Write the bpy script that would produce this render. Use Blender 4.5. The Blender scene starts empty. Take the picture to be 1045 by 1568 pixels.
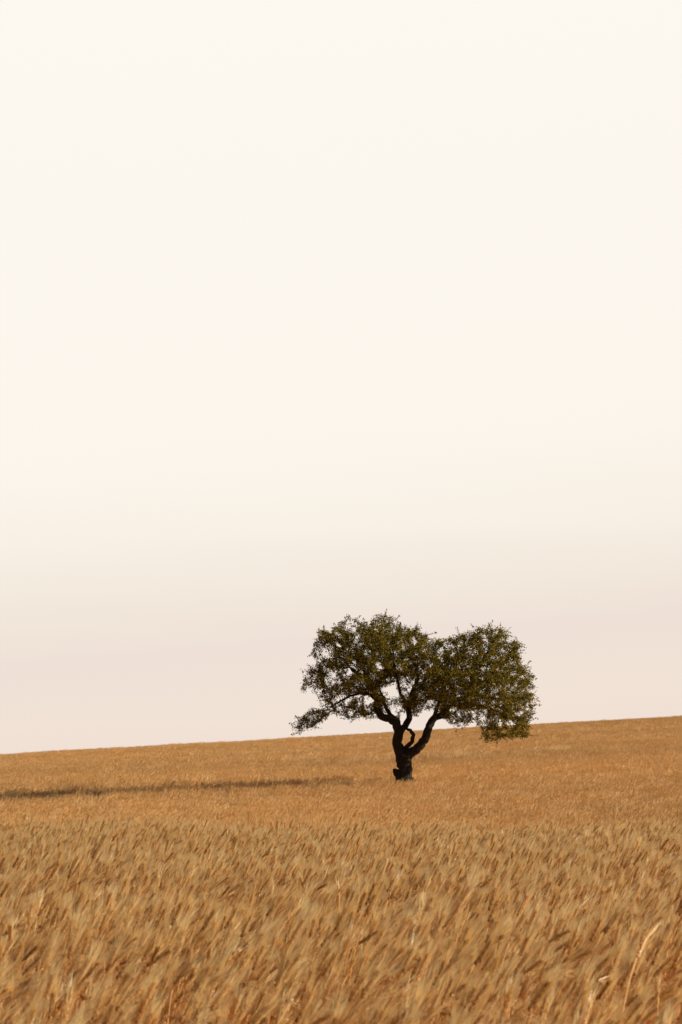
import bpy, math, random
import numpy as np
from mathutils import Vector
R=np.random.RandomState(7); random.seed(7)
scene=bpy.context.scene
# ------------------------------------------------------------ helpers
def lattice(seed,n=256): return np.random.RandomState(seed).rand(n,n)
_L={}
def vnoise(x,y,seed=0):
    if seed not in _L:_L[seed]=lattice(seed)
    L=_L[seed];x=np.asarray(x,float);y=np.asarray(y,float)
    xi=np.floor(x).astype(int);yi=np.floor(y).astype(int)
    fx=x-xi;fy=y-yi;fx=fx*fx*(3-2*fx);fy=fy*fy*(3-2*fy)
    g=lambda a,b:L[a%256,b%256]
    return (g(xi,yi)*(1-fx)+g(xi+1,yi)*fx)*(1-fy)+(g(xi,yi+1)*(1-fx)+g(xi+1,yi+1)*fx)*fy
def mesh_obj(name,verts,faces_list,mats,matidx=None,smooth=False,link=True):
    me=bpy.data.meshes.new(name)
    verts=np.asarray(verts,np.float32)
    me.vertices.add(len(verts));me.vertices.foreach_set('co',verts.ravel())
    loops=np.concatenate([f.ravel() for f in faces_list]).astype(np.int32)
    tot=np.concatenate([np.full(len(f),f.shape[1]) for f in faces_list]).astype(np.int32)
    st=np.concatenate([[0],np.cumsum(tot)[:-1]]).astype(np.int32)
    me.loops.add(len(loops));me.loops.foreach_set('vertex_index',loops)
    me.polygons.add(len(tot));me.polygons.foreach_set('loop_start',st)
    try: me.polygons.foreach_set('loop_total',tot)
    except Exception: pass
    if matidx is not None: me.polygons.foreach_set('material_index',np.asarray(matidx,np.int32))
    me.polygons.foreach_set('use_smooth',np.full(len(tot),smooth))
    for m in mats: me.materials.append(m)
    me.update(calc_edges=True);me.validate()
    ob=bpy.data.objects.new(name,me)
    if link: scene.collection.objects.link(ob)
    return ob
# ------------------------------------------------------------ terrain
EYE=1.4; WH=0.80
P_d=np.array([-60,0,20,25,30,36,44,52,62,75,87,100,115,140,180,215,240,262,285,330,420,600,1200,4000.])
P_r=np.array([-.52,-.52,-.52,-.56,-.74,-1.0,-1.16,-1.06,-.80,-.40,.10,.66,1.10,1.82,3.05,4.15,4.82,5.22,5.3,4.6,2.2,-.5,-3,-6])
def pchip(xs,ys,x):
    h=np.diff(xs);d=np.diff(ys)/h;m=np.zeros(len(xs))
    for i in range(1,len(xs)-1):
        if d[i-1]*d[i]>0:
            w1=2*h[i]+h[i-1];w2=h[i]+2*h[i-1];m[i]=(w1+w2)/(w1/d[i-1]+w2/d[i])
    m[-1]=d[-1]
    x=np.clip(x,xs[0],xs[-1]);k=np.clip(np.searchsorted(xs,x)-1,0,len(xs)-2)
    t=(x-xs[k])/h[k];t2=t*t;t3=t2*t
    return (2*t3-3*t2+1)*ys[k]+(t3-2*t2+t)*h[k]*m[k]+(-2*t3+3*t2)*ys[k+1]+(t3-t2)*h[k]*m[k+1]
def slope(y): return np.interp(y,[0,25,50,87,150,250,400,1500],[0,0,.014,.034,.045,.060,.05,0])
def H(x,y):
    x=np.asarray(x,float);y=np.asarray(y,float)
    z=EYE-WH+pchip(P_d,P_r,y)+slope(y)*110*np.tanh(x/110)
    f=np.clip((y-45)/40,0,1)*np.clip((500-y)/200,0,1)
    calm=1-.9*np.exp(-((y-87)/14)**2)
    z=z+f*calm*(0.26*(vnoise(x/22+5,y/7,3)-.5)+0.4*(vnoise(x/45,y/22,4)-.5))
    z=z+0.05*(vnoise(x/3,y/2.2,5)-.5)
    return z
# ------------------------------------------------------------ materials
def newmat(n):
    m=bpy.data.materials.new(n);m.use_nodes=True;nt=m.node_tree;nt.nodes.clear();return m,nt
def plantmat(name,cols,trans=.3,rough=.6,tint=True,gloss=.06):
    m,nt=newmat(name);N=nt.nodes;L=nt.links
    out=N.new('ShaderNodeOutputMaterial')
    oi=N.new('ShaderNodeObjectInfo');geo=N.new('ShaderNodeNewGeometry')
    add=N.new('ShaderNodeMath');add.operation='MULTIPLY_ADD';add.inputs[1].default_value=.5
    half=N.new('ShaderNodeMath');half.operation='MULTIPLY';half.inputs[1].default_value=.5 if tint else 1.
    if not tint: add.inputs[1].default_value=0
    L.new(geo.outputs['Random Per Island'],half.inputs[0])
    L.new(oi.outputs['Random'],add.inputs[0]);L.new(half.outputs[0],add.inputs[2])
    r=N.new('ShaderNodeValToRGB')
    e=r.color_ramp.elements
    e[0].position=.1;e[0].color=(*cols[0],1);e[1].position=.9;e[1].color=(*cols[-1],1)
    for i,c in enumerate(cols[1:-1]):
        q=e.new(.1+.8*(i+1)/(len(cols)-1));q.color=(*c,1)
    L.new(add.outputs[0],r.inputs[0])
    col=r.outputs[0]
    if tint:
        at=N.new('ShaderNodeAttribute');at.attribute_type='INSTANCER';at.attribute_name='tint'
        mx=N.new('ShaderNodeVectorMath');mx.operation='SCALE'
        L.new(col,mx.inputs[0]);L.new(at.outputs['Fac'],mx.inputs['Scale']);col=mx.outputs[0]
    p=N.new('ShaderNodeBsdfPrincipled');p.inputs['Roughness'].default_value=rough
    p.inputs['Specular IOR Level'].default_value=gloss*5
    t=N.new('ShaderNodeBsdfTranslucent');mix=N.new('ShaderNodeMixShader');mix.inputs[0].default_value=trans
    L.new(col,p.inputs['Base Color']);L.new(col,t.inputs[0])
    L.new(p.outputs[0],mix.inputs[1]);L.new(t.outputs[0],mix.inputs[2]);L.new(mix.outputs[0],out.inputs[0])
    return m
M_stem=plantmat('straw_stem',[(.82,.46,.16),(.92,.56,.23),(.97,.68,.33)],.3)
M_ear=plantmat('wheat_ear',[(.16,.06,.015),(.76,.42,.14),(.95,.61,.25)],.25)
M_awn=plantmat('wheat_awn',[(.96,.64,.26),(.98,.74,.36),(.99,.84,.52)],.40,rough=.35,gloss=.22)
M_leafw=plantmat('dry_wheat_leaf',[(.85,.53,.20),(.96,.74,.40),(.99,.95,.86)],.35,rough=.2,gloss=.4)  # near-white end of the ramp paints in sparkle on glossy leaves
M_far=plantmat('far_wheat_ear',[(.84,.50,.20),(.94,.60,.26),(.98,.70,.35)],.22)
# ground
mg,nt=newmat('dry_field_soil');N=nt.nodes;L=nt.links
out=N.new('ShaderNodeOutputMaterial');p=N.new('ShaderNodeBsdfPrincipled');p.inputs['Roughness'].default_value=.95
tc=N.new('ShaderNodeTexCoord');mp=N.new('ShaderNodeMapping');mp.inputs['Scale'].default_value=(.15,.6,1)
n1=N.new('ShaderNodeTexNoise');n1.inputs['Scale'].default_value=1;n1.inputs['Detail'].default_value=8
n2=N.new('ShaderNodeTexNoise');n2.inputs['Scale'].default_value=9;n2.inputs['Detail'].default_value=6
L.new(tc.outputs['Object'],mp.inputs[0]);L.new(mp.outputs[0],n1.inputs[0]);L.new(tc.outputs['Object'],n2.inputs[0])
ad=N.new('ShaderNodeMath');ad.operation='MULTIPLY_ADD';ad.inputs[1].default_value=.5
hf=N.new('ShaderNodeMath');hf.operation='MULTIPLY';hf.inputs[1].default_value=.5
L.new(n1.outputs[0],hf.inputs[0]);L.new(n2.outputs[0],ad.inputs[0]);L.new(hf.outputs[0],ad.inputs[2])
r=N.new('ShaderNodeValToRGB');r.color_ramp.elements[0].position=.3;r.color_ramp.elements[0].color=(.26,.13,.05,1)
r.color_ramp.elements[1].position=.7;r.color_ramp.elements[1].color=(.55,.32,.13,1)
L.new(ad.outputs[0],r.inputs[0]);L.new(r.outputs[0],p.inputs['Base Color'])
b=N.new('ShaderNodeBump');b.inputs['Distance'].default_value=.15;L.new(n2.outputs[0],b.inputs['Height']);L.new(b.outputs[0],p.inputs['Normal'])
L.new(p.outputs[0],out.inputs[0])
xs=np.concatenate([-np.geomspace(3000,80,16),np.linspace(-72,72,97),np.geomspace(80,3000,16)])
ys=np.concatenate([np.linspace(-60,40,51),np.linspace(41.5,320,187),np.geomspace(330,4000,24)])
X,Y=np.meshgrid(xs,ys);Z=H(X,Y)
V=np.stack([X,Y,Z],-1).reshape(-1,3);nx=len(xs);ny=len(ys)
i=(np.arange(ny-1)[:,None]*nx+np.arange(nx-1)[None]).ravel()
F=np.stack([i,i+1,i+nx+1,i+nx],1)
mesh_obj('field_ground',V,[F],[mg],smooth=True)
# ------------------------------------------------------------ wheat plants
class MB:
    def __init__(s): s.v=[];s.q=[];s.t=[];s.qm=[];s.tm=[];s.n=0
    def tube(s,P,rad,k,m,cap=True):
        P=np.asarray(P);n=len(P);T=np.gradient(P,axis=0);T/=np.linalg.norm(T,axis=1)[:,None]+1e-9
        ref=np.array([0,1.,0]) if abs(T[0][1])<.9 else np.array([1.,0,0])
        u=np.cross(T[0],ref);u/=np.linalg.norm(u)
        a=np.arange(k)*2*math.pi/k
        for j in range(n):
            u=u-T[j]*np.dot(u,T[j]);u/=np.linalg.norm(u)+1e-9;w=np.cross(T[j],u)
            s.v.append(P[j]+rad[j]*(np.cos(a)[:,None]*u+np.sin(a)[:,None]*w))
        for j in range(n-1):
            for c in range(k):
                d=(c+1)%k;o=s.n+j*k
                s.q.append((o+c,o+d,o+k+d,o+k+c));s.qm.append(m)
        s.n+=n*k
    def tri(s,a,b,c,m):
        s.v.append(np.array([a,b,c]));s.t.append((s.n,s.n+1,s.n+2));s.tm.append(m);s.n+=3
    def spindle(s,a,b,w,m,k=4):
        d=b-a;d/=np.linalg.norm(d)+1e-9;u=np.cross(d,[0,1,.1]);u/=np.linalg.norm(u)+1e-9;v=np.cross(d,u)
        mid=a*.6+b*.4;an=np.arange(k)*2*math.pi/k
        s.v.append(np.vstack([a,b,mid+w*(np.cos(an)[:,None]*u+np.sin(an)[:,None]*v)]))
        for c in range(k):
            e=(c+1)%k
            s.t.append((s.n,s.n+2+c,s.n+2+e));s.t.append((s.n+1,s.n+2+e,s.n+2+c));s.tm+= [m,m]
        s.n+=2+k
    def ribbon(s,P,wid,side,m):
        P=np.asarray(P);n=len(P)
        vv=np.empty((2*n,3));vv[0::2]=P-side*wid[:,None];vv[1::2]=P+side*wid[:,None];s.v.append(vv)
        for j in range(n-1):
            o=s.n+2*j;s.q.append((o,o+1,o+3,o+2));s.qm.append(m)
        s.n+=2*n
    def obj(s,name,mats):
        fl=[];mi=[]
        if s.q: fl.append(np.array(s.q));mi+=s.qm
        if s.t: fl.append(np.array(s.t));mi+=s.tm
        return mesh_obj(name,np.vstack(s.v),fl,mats,mi,smooth=False,link=False)
def curve(rs,length,t0,t1,az,n,base=(0,0,0),pw=3):
    s=np.linspace(0,1,n);th=t0+t1*s**pw;ds=length/(n-1)
    dx=np.sin(th)*ds;dz=np.cos(th)*ds
    x=np.concatenate([[0],np.cumsum(dx[1:])]);z=np.concatenate([[0],np.cumsum(dz[1:])])
    return np.stack([x*math.cos(az)+base[0],x*math.sin(az)+base[1],z+base[2]],1)
def wheat_plant(mb,rs,detail=True,base=(0,0,0),az=0,fat=1.):
    Lh=rs.uniform(.78,.92);t0=rs.uniform(.0,.12)
    t1=math.radians(rs.choice([rs.uniform(15,55),rs.uniform(15,55),rs.uniform(55,120)]))
    n=9;EL_=.064 if detail else .09
    tot=Lh+EL_;P=curve(rs,tot,t0,t1,az,n*2 if detail else 12,base,pw=rs.uniform(4,8))
    s=np.linspace(0,tot,len(P));ke=np.searchsorted(s,Lh)
    if detail:
        k0=4;mb.tube(P[k0:ke+1],np.linspace(.0019,.0011,ke+1-k0),3,0)
    else:
        k0=int(len(P)*.4)
        mb.ribbon(P[k0:ke+1],np.full(ke+1-k0,.0035*fat),np.array([math.sin(az+.6),math.cos(az+.6),0]),0)
    def at(d): return np.array([np.interp(d,s,P[:,c]) for c in range(3)])
    def tan(d):
        t=at(min(d+.01,tot))-at(min(d+.01,tot)-.015);return t/np.linalg.norm(t)
    if detail:
        nk=9
        for j in range(nk):
            d=Lh+.060*j/nk;t=tan(d);u=np.cross(t,[0,1,0]);u/=np.linalg.norm(u);v=np.cross(t,u)
            for sg in (0,1,2):
                ph=sg*2.09+j*1.05;o=math.cos(ph)*u+math.sin(ph)*v
                a=at(d)+o*.0015;k=.0033*(1-.35*abs(j/nk-.4))
                mb.spindle(a,a+t*.010+o*.0026,k,1,3)
                for rep in range(2 if sg<2 else 1):
                    l=rs.uniform(.04,.085)*(1-.2*j/nk);q=a+t*.008+o*.002
                    dirn=t+o*rs.uniform(.05,.26)+rs.normal(0,.05,3);dirn/=np.linalg.norm(dirn)
                    w=np.cross(dirn,rs.normal(0,1,3));w/=np.linalg.norm(w)
                    mb.tri(q-w*.0008,q+w*.0008,q+dirn*l,2)
        for j in range(rs.randint(0,2)):
            d=rs.uniform(.45,.78)*Lh;a=at(d);aa=az+rs.normal(0,.9)
            Q=curve(rs,rs.uniform(.12,.22),rs.uniform(.3,.7),rs.uniform(.8,2.0),aa,6,a,pw=1.3)
            mb.ribbon(Q,np.array([.003,.0045,.004,.0035,.0025,.0005]),np.array([-math.sin(aa),math.cos(aa),rs.uniform(-.5,.5)]),3)
    else:
        a=at(Lh-.005);b_=at(tot);m_=at(Lh+.05)
        mb.spindle(a,m_+(m_-a)*.25,.007*fat,1,3);mb.spindle(m_,b_,.006*fat,1,3)
        for j in range(6):
            q=at(Lh+.09*j/6);t=tan(Lh+.09*j/6);dirn=t+rs.normal(0,.22,3);dirn/=np.linalg.norm(dirn)
            w=np.cross(dirn,rs.normal(0,1,3));w/=np.linalg.norm(w)
            mb.tri(q-w*.0022*fat,q+w*.0022*fat,q+dirn*rs.uniform(.07,.11),2)
        d=rs.uniform(.5,.75)*Lh;a=at(d);aa=az+rs.normal(0,.9)
        Q=curve(rs,.2,.4,1.6,aa,4,a,pw=1.3)
        mb.ribbon(Q,np.array([.004,.006,.005,.001])*fat,np.array([-math.sin(aa),math.cos(aa),.2]),3)
colA=bpy.data.collections.new('wheat_stalk_variants');colB=bpy.data.collections.new('wheat_tuft_variants')
for i in range(20):
    mb=MB();rs=np.random.RandomState(100+i);wheat_plant(mb,rs)
    colA.objects.link(mb.obj('wheat_stalk_%02d'%i,[M_stem,M_ear,M_awn,M_leafw]))
for i in range(8):
    mb=MB();rs=np.random.RandomState(200+i)
    for j in range(24):
        rr=.34*math.sqrt(rs.rand());a=rs.rand()*6.28
        wheat_plant(mb,rs,False,(rr*math.cos(a),rr*math.sin(a),rs.uniform(-.06,.03)),rs.normal(0,.6),fat=1.1)
    colB.objects.link(mb.obj('wheat_tuft_%02d'%i,[M_far,M_far,M_far,M_leafw]))
def scatter(name,P,rot,scl,idx,tint,col):
    me=bpy.data.meshes.new(name);me.vertices.add(len(P));me.vertices.foreach_set('co',P.astype(np.float32).ravel())
    a=me.attributes.new('rot','FLOAT_VECTOR','POINT');a.data.foreach_set('vector',rot.astype(np.float32).ravel())
    a=me.attributes.new('scl','FLOAT_VECTOR','POINT');a.data.foreach_set('vector',scl.astype(np.float32).ravel())
    a=me.attributes.new('idx','INT','POINT');a.data.foreach_set('value',idx.astype(np.int32))
    a=me.attributes.new('tint','FLOAT','POINT');a.data.foreach_set('value',tint.astype(np.float32))
    ob=bpy.data.objects.new(name,me);scene.collection.objects.link(ob)
    g=bpy.data.node_groups.new(name+'_nodes','GeometryNodeTree')
    g.interface.new_socket('Geometry',in_out='INPUT',socket_type='NodeSocketGeometry')
    g.interface.new_socket('Geometry',in_out='OUTPUT',socket_type='NodeSocketGeometry')
    N=g.nodes;L=g.links;gi=N.new('NodeGroupInput');go=N.new('NodeGroupOutput')
    ip=N.new('GeometryNodeInstanceOnPoints');ci=N.new('GeometryNodeCollectionInfo')
    ci.inputs['Collection'].default_value=col;ci.inputs['Separate Children'].default_value=True;ci.inputs['Reset Children'].default_value=True
    def na(n,t):
        q=N.new('GeometryNodeInputNamedAttribute');q.data_type=t;q.inputs['Name'].default_value=n;return q.outputs['Attribute']
    e=N.new('FunctionNodeEulerToRotation')
    L.new(gi.outputs[0],ip.inputs['Points']);L.new(ci.outputs[0],ip.inputs['Instance'])
    ip.inputs['Pick Instance'].default_value=True
    L.new(na('idx','INT'),ip.inputs['Instance Index']);L.new(na('rot','FLOAT_VECTOR'),e.inputs[0]);L.new(e.outputs[0],ip.inputs['Rotation'])
    L.new(na('scl','FLOAT_VECTOR'),ip.inputs['Scale']);L.new(ip.outputs[0],go.inputs[0])
    md=ob.modifiers.new('scatter','NODES');md.node_group=g
    return ob
TX,TY=2.19,87.0
def make_pts(y0,y1,k,c,dens):
    W=k*y1+c;A=2*W*(y1-y0);n=int(A*dens)
    x=R.uniform(-W,W,n);y=R.uniform(y0,y1,n);m=np.abs(x)<k*y+c
    return x[m],y[m]
# near
x,y=make_pts(3.4,27,.17,1.0,220)
gust=vnoise(x/1.1+.3*y,y/.9,11)*.5+vnoise(x/.35,y/.35,12)*.5
z=H(x,y)
n=len(x)
tilt=.06+.30*(gust-.35)+R.normal(0,.10,n)
rot=np.stack([R.normal(0,.08,n),tilt,R.normal(-.1,.5,n)],1)
hs=.87+.18*vnoise(x/1.6,y/.8,13)+R.normal(0,.055,n)
tall=R.rand(n)<.025;hs=hs+tall*R.uniform(.04,.12,n)
scl=np.stack([hs,hs,hs],1)
tint=.94+.08*vnoise(x/1.3,y/.9,14)+R.normal(0,.04,n)
scatter('wheat_field_foreground',np.stack([x,y,z],1),rot,scl,R.randint(0,20,n),tint,colA)
nA=n
# far
parts=[make_pts(26,60,.22,5,7),make_pts(60,130,.22,5,4.2),make_pts(130,300,.20,5,2.4)]
x=np.concatenate([q[0] for q in parts]);y=np.concatenate([q[1] for q in parts])
m=np.hypot(x-TX,y-TY)>.55
x=x[m];y=y[m];n=len(x);z=H(x,y)
lx=x/(y*.13);ly=np.log(y)*32-x*.02
st=vnoise(lx+9,ly,21)*.65+vnoise(lx*2.6,ly*2.1,22)*.35
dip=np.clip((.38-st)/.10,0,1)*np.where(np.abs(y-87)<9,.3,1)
hs=(1-.50*dip)*(.92+.14*vnoise(x/3,y/2,25))+R.normal(0,.03,n)
st2=vnoise(lx*.7+3,ly*.4,23)
tint=.97+.14*(st2-.5)+.16*(st-.5)-.30*dip+R.normal(0,.04,n)  # tint also darkened in the dips, painting in the shade of the streaks
rot=np.stack([R.normal(0,.06,n),.02+.12*(vnoise(x/4,y/2,24)-.5)+R.normal(0,.05,n),R.normal(0,.5,n)],1)
scatter('wheat_field_hillside',np.stack([x,y,z],1),rot,np.stack([np.ones(n),np.ones(n),hs],1),R.randint(0,8,n),tint,colB)
print('wheat',nA,n)
# ------------------------------------------------------------ tree
R=np.random.RandomState(77)
S=87.0/3702; TZ=float(H(TX,TY))
canopy=EYE+(1204-1196)*S
def px(a,b,d=0.): return np.array([(a-615)*S,d,(1196-b)*S+canopy-TZ])   # tree-local
poly=np.array([(478,990),(486,970),(510,961),(530,944),(550,952),(570,951),(590,941),(608,947),(622,962),(640,966),(655,974),(672,982),(686,986),(700,974),(716,968),(742,966),(768,968),(786,982),(800,998),(807,1020),(822,1044),(814,1062),(818,1086),(811,1108),(809,1134),(790,1128),(770,1128),(752,1136),(741,1132),(736,1112),(716,1106),(700,1118),(684,1106),(668,1099),(650,1092),(634,1097),(618,1092),(600,1082),(586,1092),(562,1104),(540,1104),(520,1096),(500,1102),(480,1118),(458,1130),(444,1112),(470,1092),(488,1080),(482,1070),(459,1064),(458,1043),(470,1027),(490,1012),(475,1002)],float)
def inpoly(p):
    q=p.copy();q[:,0]+=15*(vnoise(p[:,0]/10,p[:,1]/10,41)-.5);q[:,1]+=12*(vnoise(p[:,0]/10+7,p[:,1]/10,42)-.5)
    x,y=q[:,0],q[:,1];c=np.zeros(len(p),bool);n=len(poly)
    for i in range(n):
        x1,y1=poly[i];x2,y2=poly[i-1]
        k=((y1>y)!=(y2>y))&(x<(x2-x1)*(y-y1)/(y2-y1+1e-12)+x1);c^=k
    return c
def edist(p):
    best=np.full(len(p),1e9)
    for i in range(len(poly)):
        a=poly[i-1];b=poly[i];ab=b-a;t=np.clip(((p-a)@ab)/(ab@ab),0,1)
        best=np.minimum(best,np.linalg.norm(p-(a+t[:,None]*ab),axis=1))
    return best
holes=[(607,1060,25,14),(632,1056,9,9),(560,1075,13,11),(522,1075,13,9),(508,1042,11,9),(540,1030,9,7),(700,1092,12,7),(655,1085,13,7),(735,1100,8,8),(480,1055,9,6),(596,1084,15,7),(502,1000,8,6),(580,1020,6,5),(500,1085,9,6),(770,1108,8,7)]
def ok(p):
    m=inpoly(p)
    for hx,hy,ra,rb in holes: m&=((p[:,0]-hx)/ra)**2+((p[:,1]-hy)/rb)**2>1
    return m
C=np.stack([R.uniform(440,830,12000),R.uniform(938,1140,12000)],1);C=C[ok(C)]
ed=edist(C);hd=3.3*np.sqrt(1-(1-np.clip(ed/70,0,1))**2)
dep=R.uniform(-1,1,len(C))*hd
sel=[]
C3=np.stack([(C[:,0]-615)*S,dep,(1196-C[:,1])*S],1)
sp=np.where(C[:,0]<560,.57,.44)
for i in range(len(C3)):
    if all(np.linalg.norm(C3[i]-C3[j])>sp[i] for j in sel): sel.append(i)
    if len(sel)>580: break
print('clusters',len(sel))
A=[]
for i in sel:
    k=R.randint(8,15);q=C3[i]+R.normal(0,1,(k,3))*np.array([.18,.18,.13])
    A.append(q)
A=np.vstack(A);pp=np.stack([A[:,0]/S+615,1196-A[:,2]/S],1);A=A[ok(pp)]
A[:,2]+=canopy-TZ
print('attractors',len(A))
limbs=[
 [(619,1232,0,.44),(618,1205,0,.37),(617,1190,0,.30),(619,1177,0,.255),(618,1164,0.02,.27),(612,1152,.03,.21),(607,1138,.0,.175),(610,1122,.0,.17),(606,1108,.0,.155),(596,1101,.0,.145),(584,1098,-.05,.13),(576,1086,-.1,.12),(578,1070,-.1,.11),(569,1052,-.1,.10),(556,1038,-.1,.08),(538,1026,0,.06)],
 [(617,1167,0.02,.20),(625,1156,0,.185),(639,1146,-.1,.16),(651,1131,-.2,.15),(655,1116,-.2,.135),(662,1102,-.1,.13),(676,1095,.1,.11),(690,1078,.2,.09),(714,1066,.3,.075),(742,1052,.3,.06)],
 [(610,1122,0,.13),(620,1113,.1,.12),(627,1101,.2,.11),(625,1084,.3,.10),(630,1064,.3,.085),(640,1040,.4,.065),(636,1016,.5,.045)],
 [(617,1150,.05,.09),(623,1143,.05,.085),(630,1136,.0,.075),(633,1126,-.02,.07),(627,1119,0,.06),(620,1115,.05,.05)],
 [(577,1074,-.1,.08),(566,1064,.1,.065),(548,1062,.2,.05),(528,1070,.3,.04),(508,1082,.4,.03)],
 [(572,1056,-.1,.07),(582,1042,.1,.06),(590,1024,.3,.05),(592,1000,.4,.035)],
 [(609,1105,0,.09),(598,1096,.5,.075),(590,1080,1.0,.06),(584,1060,1.5,.045)],
 [(663,1101,-.1,.08),(668,1084,-.6,.065),(676,1062,-1.0,.05),(684,1036,-1.2,.04)],
 [(692,1080,.2,.065),(716,1078,.5,.05),(744,1082,.6,.04),(770,1092,.6,.03)],
 [(714,1066,.3,.05),(726,1040,.2,.045),(738,1014,.1,.03)],
 [(576,1070,-.1,.07),(566,1050,-.7,.055),(552,1024,-1.2,.045)],
 [(626,1084,.3,.07),(612,1064,-.3,.055),(606,1040,-.9,.045),(600,1010,-1.2,.035)],
 [(617,1172,0,.10),(609,1164,-.1,.07),(605,1158,-.15,.035)],
 [(616,1190,0,.16),(606,1184,-.1,.13),(601,1178,-.12,.06)],
 [(630,1064,.3,.06),(650,1046,1.0,.05),(664,1024,1.5,.035)],
]
nodes=[];par=[];rmin=[]
def addn(p,pa,r): nodes.append(p);par.append(pa);rmin.append(r);return len(nodes)-1
for li,lb in enumerate(limbs):
    P=[px(a,b,d) for a,b,d,_ in lb];rr=[q[3] for q in lb]
    if li==0: cur=addn(P[0],-1,rr[0])
    else:
        j=int(np.argmin(np.linalg.norm(np.array(nodes)-P[0],axis=1)));cur=j
        if np.linalg.norm(nodes[j]-P[0])>.04: cur=addn(P[0],j,rr[0])
    for k in range(len(P)-1):
        L_=np.linalg.norm(P[k+1]-P[k]);m_=max(1,int(round(L_/.10)))
        for t in range(1,m_+1):
            f=t/m_;jit=R.normal(0,.010,3) if k>0 else 0
            cur=addn(P[k]*(1-f)+P[k+1]*f+jit,cur,(rr[k]*(1-f)+rr[k+1]*f))
nman=len(nodes)
man=np.array(nodes);act=A.copy();growok=np.array([i for i in range(nman) if man[i][2]>px(0,1110)[2]])
NP=man.copy()
D=np.linalg.norm(act[:,None]-NP[growok][None],axis=2);near=growok[D.argmin(1)];nd=D.min(1)
step=.11
for it in range(90):
    if len(act)==0: break
    u=np.unique(near);newp=[];newi=[]
    dirs=act-NP[near];dirs/=np.linalg.norm(dirs,axis=1)[:,None]+1e-9
    acc=np.zeros((len(NP),3));np.add.at(acc,near,dirs)
    for q in u:
        v=acc[q];l=np.linalg.norm(v)
        if l<1e-3: v=R.normal(0,1,3);l=np.linalg.norm(v)
        v=v/l+R.normal(0,.22,3);v/=np.linalg.norm(v)
        newi.append(addn(NP[q]+v*step,int(q),0));newp.append(nodes[-1])
    NP=np.vstack([NP,np.array(newp)]);newi=np.array(newi)
    D=np.linalg.norm(act[:,None]-np.array(newp)[None],axis=2);b_=D.min(1);k=b_<nd
    near=np.where(k,newi[D.argmin(1)],near);nd=np.where(k,b_,nd)
    keep=nd>.13;act=act[keep];near=near[keep];nd=nd[keep]
n=len(nodes);NP=np.array(nodes);par=np.array(par);print('tree nodes',n,'left',len(act))
ch=[[] for _ in range(n)]
for i in range(1,n): ch[par[i]].append(i)
rad=np.zeros(n);E=2.6;acc=np.zeros(n)
for i in range(n-1,-1,-1):
    r_=max((acc[i])**(1/E),.0055)
    if i<nman: r_=max(rmin[i],min(r_,rmin[i]*1.0))
    rad[i]=r_
    if par[i]>=0: acc[par[i]]+=min(r_,.05)**E if i>=nman else 0
for i in range(nman,n):
    rad[i]=min(rad[i],rad[par[i]]*.97)
vs=[];qs=[];nv=0
def tube(P,rr,k,rough):
    global nv
    P=np.array(P);m=len(P);T=np.gradient(P,axis=0);T/=np.linalg.norm(T,axis=1)[:,None]+1e-9
    u=np.cross(T[0],[.3,.9,.1]);u/=np.linalg.norm(u);a=np.arange(k)*2*math.pi/k
    for j in range(m):
        u=u-T[j]*np.dot(u,T[j]);u/=np.linalg.norm(u);w=np.cross(T[j],u)
        q=1+rough*(.7*np.sin(a*3+j*.35)+.5*np.sin(a*5-j*.5)+R.normal(0,.5,k))
        vs.append(P[j]+(rr[j]*q)[:,None]*(np.cos(a)[:,None]*u+np.sin(a)[:,None]*w))
    o=nv+np.arange(m-1)[:,None]*k+np.arange(k)[None];o2=nv+np.arange(m-1)[:,None]*k+((np.arange(k)+1)%k)[None]
    qs.append(np.stack([o,o2,o2+k,o+k],-1).reshape(-1,4));nv+=m*k
stack=[(0,-1)]
while stack:
    i,pa=stack.pop();chain=[] if pa<0 else [pa]
    c=i
    while True:
        chain.append(c)
        if not ch[c]: break
        cc=sorted(ch[c],key=lambda t:-(rad[t]+(.5 if t==c+1 and t<nman else 0)))
        for o in cc[1:]: stack.append((o,c))
        c=cc[0]
    rr=np.array([rad[q] for q in chain])
    if pa>=0: rr[0]=min(rr[0],rad[chain[1]]*1.15)
    if not ch[chain[-1]]: rr[-1]*=.4
    big=rr.max()
    tube([NP[q] for q in chain],rr,14 if big>.1 else (8 if big>.03 else 4),.08 if big>.1 else (.05 if big>.03 else 0))
for a_ in np.linspace(0,6.28,7)[:-1]:
    d=np.array([math.cos(a_),math.sin(a_),0]);b0=NP[0]
    tube([b0+d*.1+[0,0,.75],b0+d*.24+[0,0,.4],b0+d*.42+[0,0,.1],b0+d*.7+[0,0,-.12]],np.array([.12,.15,.14,.06]),8,.05)
mb_,nt=newmat('tree_bark');N=nt.nodes;L=nt.links
out=N.new('ShaderNodeOutputMaterial');p=N.new('ShaderNodeBsdfPrincipled');p.inputs['Roughness'].default_value=.9
tc=N.new('ShaderNodeTexCoord');mp=N.new('ShaderNodeMapping');mp.inputs['Scale'].default_value=(9,9,2.2)
n1=N.new('ShaderNodeTexNoise');n1.inputs['Scale'].default_value=2;n1.inputs['Detail'].default_value=8
L.new(tc.outputs['Object'],mp.inputs[0]);L.new(mp.outputs[0],n1.inputs[0])
r=N.new('ShaderNodeValToRGB');r.color_ramp.elements[0].position=.35;r.color_ramp.elements[0].color=(.016,.012,.009,1)
r.color_ramp.elements[1].position=.7;r.color_ramp.elements[1].color=(.046,.030,.021,1)
L.new(n1.outputs[0],r.inputs[0]);L.new(r.outputs[0],p.inputs['Base Color'])
b=N.new('ShaderNodeBump');b.inputs['Distance'].default_value=.05;L.new(n1.outputs[0],b.inputs['Height']);L.new(b.outputs[0],p.inputs['Normal'])
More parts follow.
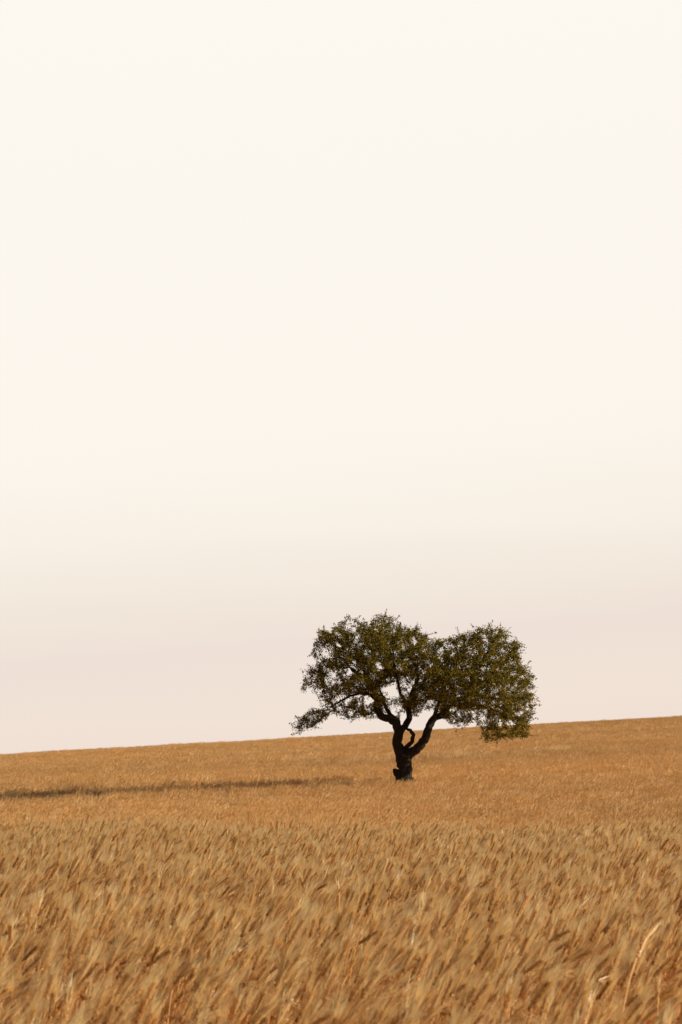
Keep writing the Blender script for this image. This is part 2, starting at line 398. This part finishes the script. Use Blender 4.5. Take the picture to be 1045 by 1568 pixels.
L.new(p.outputs[0],out.inputs[0])
tree=bpy.data.objects.new('lone_tree',None);scene.collection.objects.link(tree);tree.location=(TX,TY,TZ)
tr=mesh_obj('trunk_and_branches',np.vstack(vs),[np.vstack(qs)],[mb_],smooth=True);tr.parent=tree
cand=np.array([i for i in range(nman,n) if rad[i]<.013])
cnt=R.randint(8,20,len(cand))
tips=np.array([len(ch[i])==0 for i in cand]);cnt[tips]+=9
base=np.repeat(cand,cnt);m=len(base)
pd=NP[base]-NP[par[base]];pd/=np.linalg.norm(pd,axis=1)[:,None]
pos=NP[base]-pd*R.uniform(0,.11,m)[:,None]+R.normal(0,.050,(m,3))
tp=cand[tips];spr=[]
for i in tp[R.rand(len(tp))<.6]:
    d=(NP[i]-NP[par[i]]);d/=np.linalg.norm(d);d=d+np.array([0,0,.15])+R.normal(0,.25,3);d/=np.linalg.norm(d)
    l=R.uniform(.10,.38)
    for t in np.linspace(.1,1,int(l*60)): spr.append(NP[i]+d*l*t+R.normal(0,.018,3))
pos=np.vstack([pos,np.array(spr)]);m=len(pos)
d=R.normal(0,1,(m,3));d/=np.linalg.norm(d,axis=1)[:,None];u=np.cross(d,R.normal(0,1,(m,3)));u/=np.linalg.norm(u,axis=1)[:,None]
l=R.uniform(.026,.052,m)[:,None];w=l*R.uniform(.28,.42,m)[:,None]
nn=np.cross(d,u)
V=np.stack([pos-d*l,pos+u*w+nn*l*.12,pos+d*l,pos-u*w+nn*l*.12],1).reshape(-1,3)
F=np.arange(4*m).reshape(-1,4)
M_leaf=plantmat('tree_leaf',[(.035,.035,.007),(.12,.105,.013),(.54,.38,.028)],.45,rough=.5,tint=False,gloss=.04)
lv=mesh_obj('foliage',V,[F],[M_leaf]);lv.parent=tree
print('leaves',m)
# ------------------------------------------------------------ light
EL=math.radians(20.5);AZ=math.radians(-3)
sv=Vector((math.cos(EL)*math.cos(AZ),math.cos(EL)*math.sin(AZ),math.sin(EL)))
sd=bpy.data.lights.new('sun','SUN');sd.energy=5;sd.angle=math.radians(.5);sd.color=(1,.88,.67)
so=bpy.data.objects.new('sun',sd);scene.collection.objects.link(so);so.rotation_euler=sv.to_track_quat('Z','Y').to_euler();so.location=(60,20,40)
w=bpy.data.worlds.new('World');scene.world=w;w.use_nodes=True;nt=w.node_tree;N=nt.nodes;L=nt.links;N.clear()
out=N.new('ShaderNodeOutputWorld')
sky=N.new('ShaderNodeTexSky');sky.sky_type='NISHITA';sky.sun_disc=False;sky.sun_elevation=EL;sky.sun_rotation=math.radians(90)-AZ;sky.dust_density=2
bg1=N.new('ShaderNodeBackground');bg1.inputs[1].default_value=.05;L.new(sky.outputs[0],bg1.inputs[0])
tc=N.new('ShaderNodeTexCoord');sep=N.new('ShaderNodeSeparateXYZ');L.new(tc.outputs['Generated'],sep.inputs[0])
mp=N.new('ShaderNodeMapping');mp.inputs['Scale'].default_value=(1.5,1.5,22);L.new(tc.outputs['Generated'],mp.inputs[0])
nz=N.new('ShaderNodeTexNoise');nz.inputs['Scale'].default_value=2.2;nz.inputs['Detail'].default_value=4;nz.inputs['Roughness'].default_value=.45;L.new(mp.outputs[0],nz.inputs[0])
t1=N.new('ShaderNodeMath');t1.operation='MULTIPLY_ADD';t1.inputs[1].default_value=-.07;L.new(sep.outputs[0],t1.inputs[0]);L.new(sep.outputs[2],t1.inputs[2])
t2=N.new('ShaderNodeMath');t2.operation='MULTIPLY_ADD';t2.inputs[1].default_value=.02;L.new(nz.outputs[0],t2.inputs[0]);L.new(t1.outputs[0],t2.inputs[2])
t3=N.new('ShaderNodeMath');t3.operation='SUBTRACT';t3.inputs[1].default_value=.01;L.new(t2.outputs[0],t3.inputs[0])
cr=N.new('ShaderNodeValToRGB');e=cr.color_ramp.elements
def lin(c): return tuple(((v/255+.055)/1.055)**2.4 for v in c)+(1,)
stops=[(0.0,(240,222,209)),(.035,(241,226,213)),(.062,(238,224,214)),(.080,(242,231,219)),(.105,(248,240,229)),(.15,(252,246,237)),(.33,(253,248,240))]
e[0].position=stops[0][0];e[0].color=lin(stops[0][1]);e[1].position=stops[-1][0];e[1].color=lin(stops[-1][1])
for a_,c_ in stops[1:-1]:
    q=e.new(a_);q.color=lin(c_)
L.new(t3.outputs[0],cr.inputs[0])
bg2=N.new('ShaderNodeBackground');L.new(cr.outputs[0],bg2.inputs[0])
# the haze is brightest ahead and towards the sun side, darker elsewhere
dt=N.new('ShaderNodeVectorMath');dt.operation='DOT_PRODUCT';dt.inputs[1].default_value=(.26,.966,0);L.new(tc.outputs['Generated'],dt.inputs[0])
mr=N.new('ShaderNodeMapRange');mr.interpolation_type='SMOOTHSTEP';mr.inputs[1].default_value=.5;mr.inputs[2].default_value=.85;mr.inputs[3].default_value=.14;mr.inputs[4].default_value=1
L.new(dt.outputs['Value'],mr.inputs[0]);L.new(mr.outputs[0],bg2.inputs[1])
mk=N.new('ShaderNodeMapRange');mk.interpolation_type='SMOOTHSTEP';mk.inputs[1].default_value=.32;mk.inputs[2].default_value=.46;mk.inputs[3].default_value=1;mk.inputs[4].default_value=0
L.new(sep.outputs[2],mk.inputs[0])
mx=N.new('ShaderNodeMixShader');L.new(mk.outputs[0],mx.inputs[0]);L.new(bg1.outputs[0],mx.inputs[1]);L.new(bg2.outputs[0],mx.inputs[2]);L.new(mx.outputs[0],out.inputs[0])
# ------------------------------------------------------------ camera
cd=bpy.data.cameras.new('camera');cam=bpy.data.objects.new('camera',cd);scene.collection.objects.link(cam)
cd.sensor_fit='VERTICAL';cd.sensor_height=36;cd.sensor_width=24;cd.lens=85;cd.clip_start=.1;cd.clip_end=8000
cam.location=(0,0,EYE);cam.rotation_euler=(math.radians(90)+math.atan(420/3702),0,0)
cd.dof.use_dof=True;cd.dof.focus_distance=35;cd.dof.aperture_fstop=16
scene.camera=cam
scene.view_settings.view_transform='Standard';scene.view_settings.look='None';scene.view_settings.exposure=0
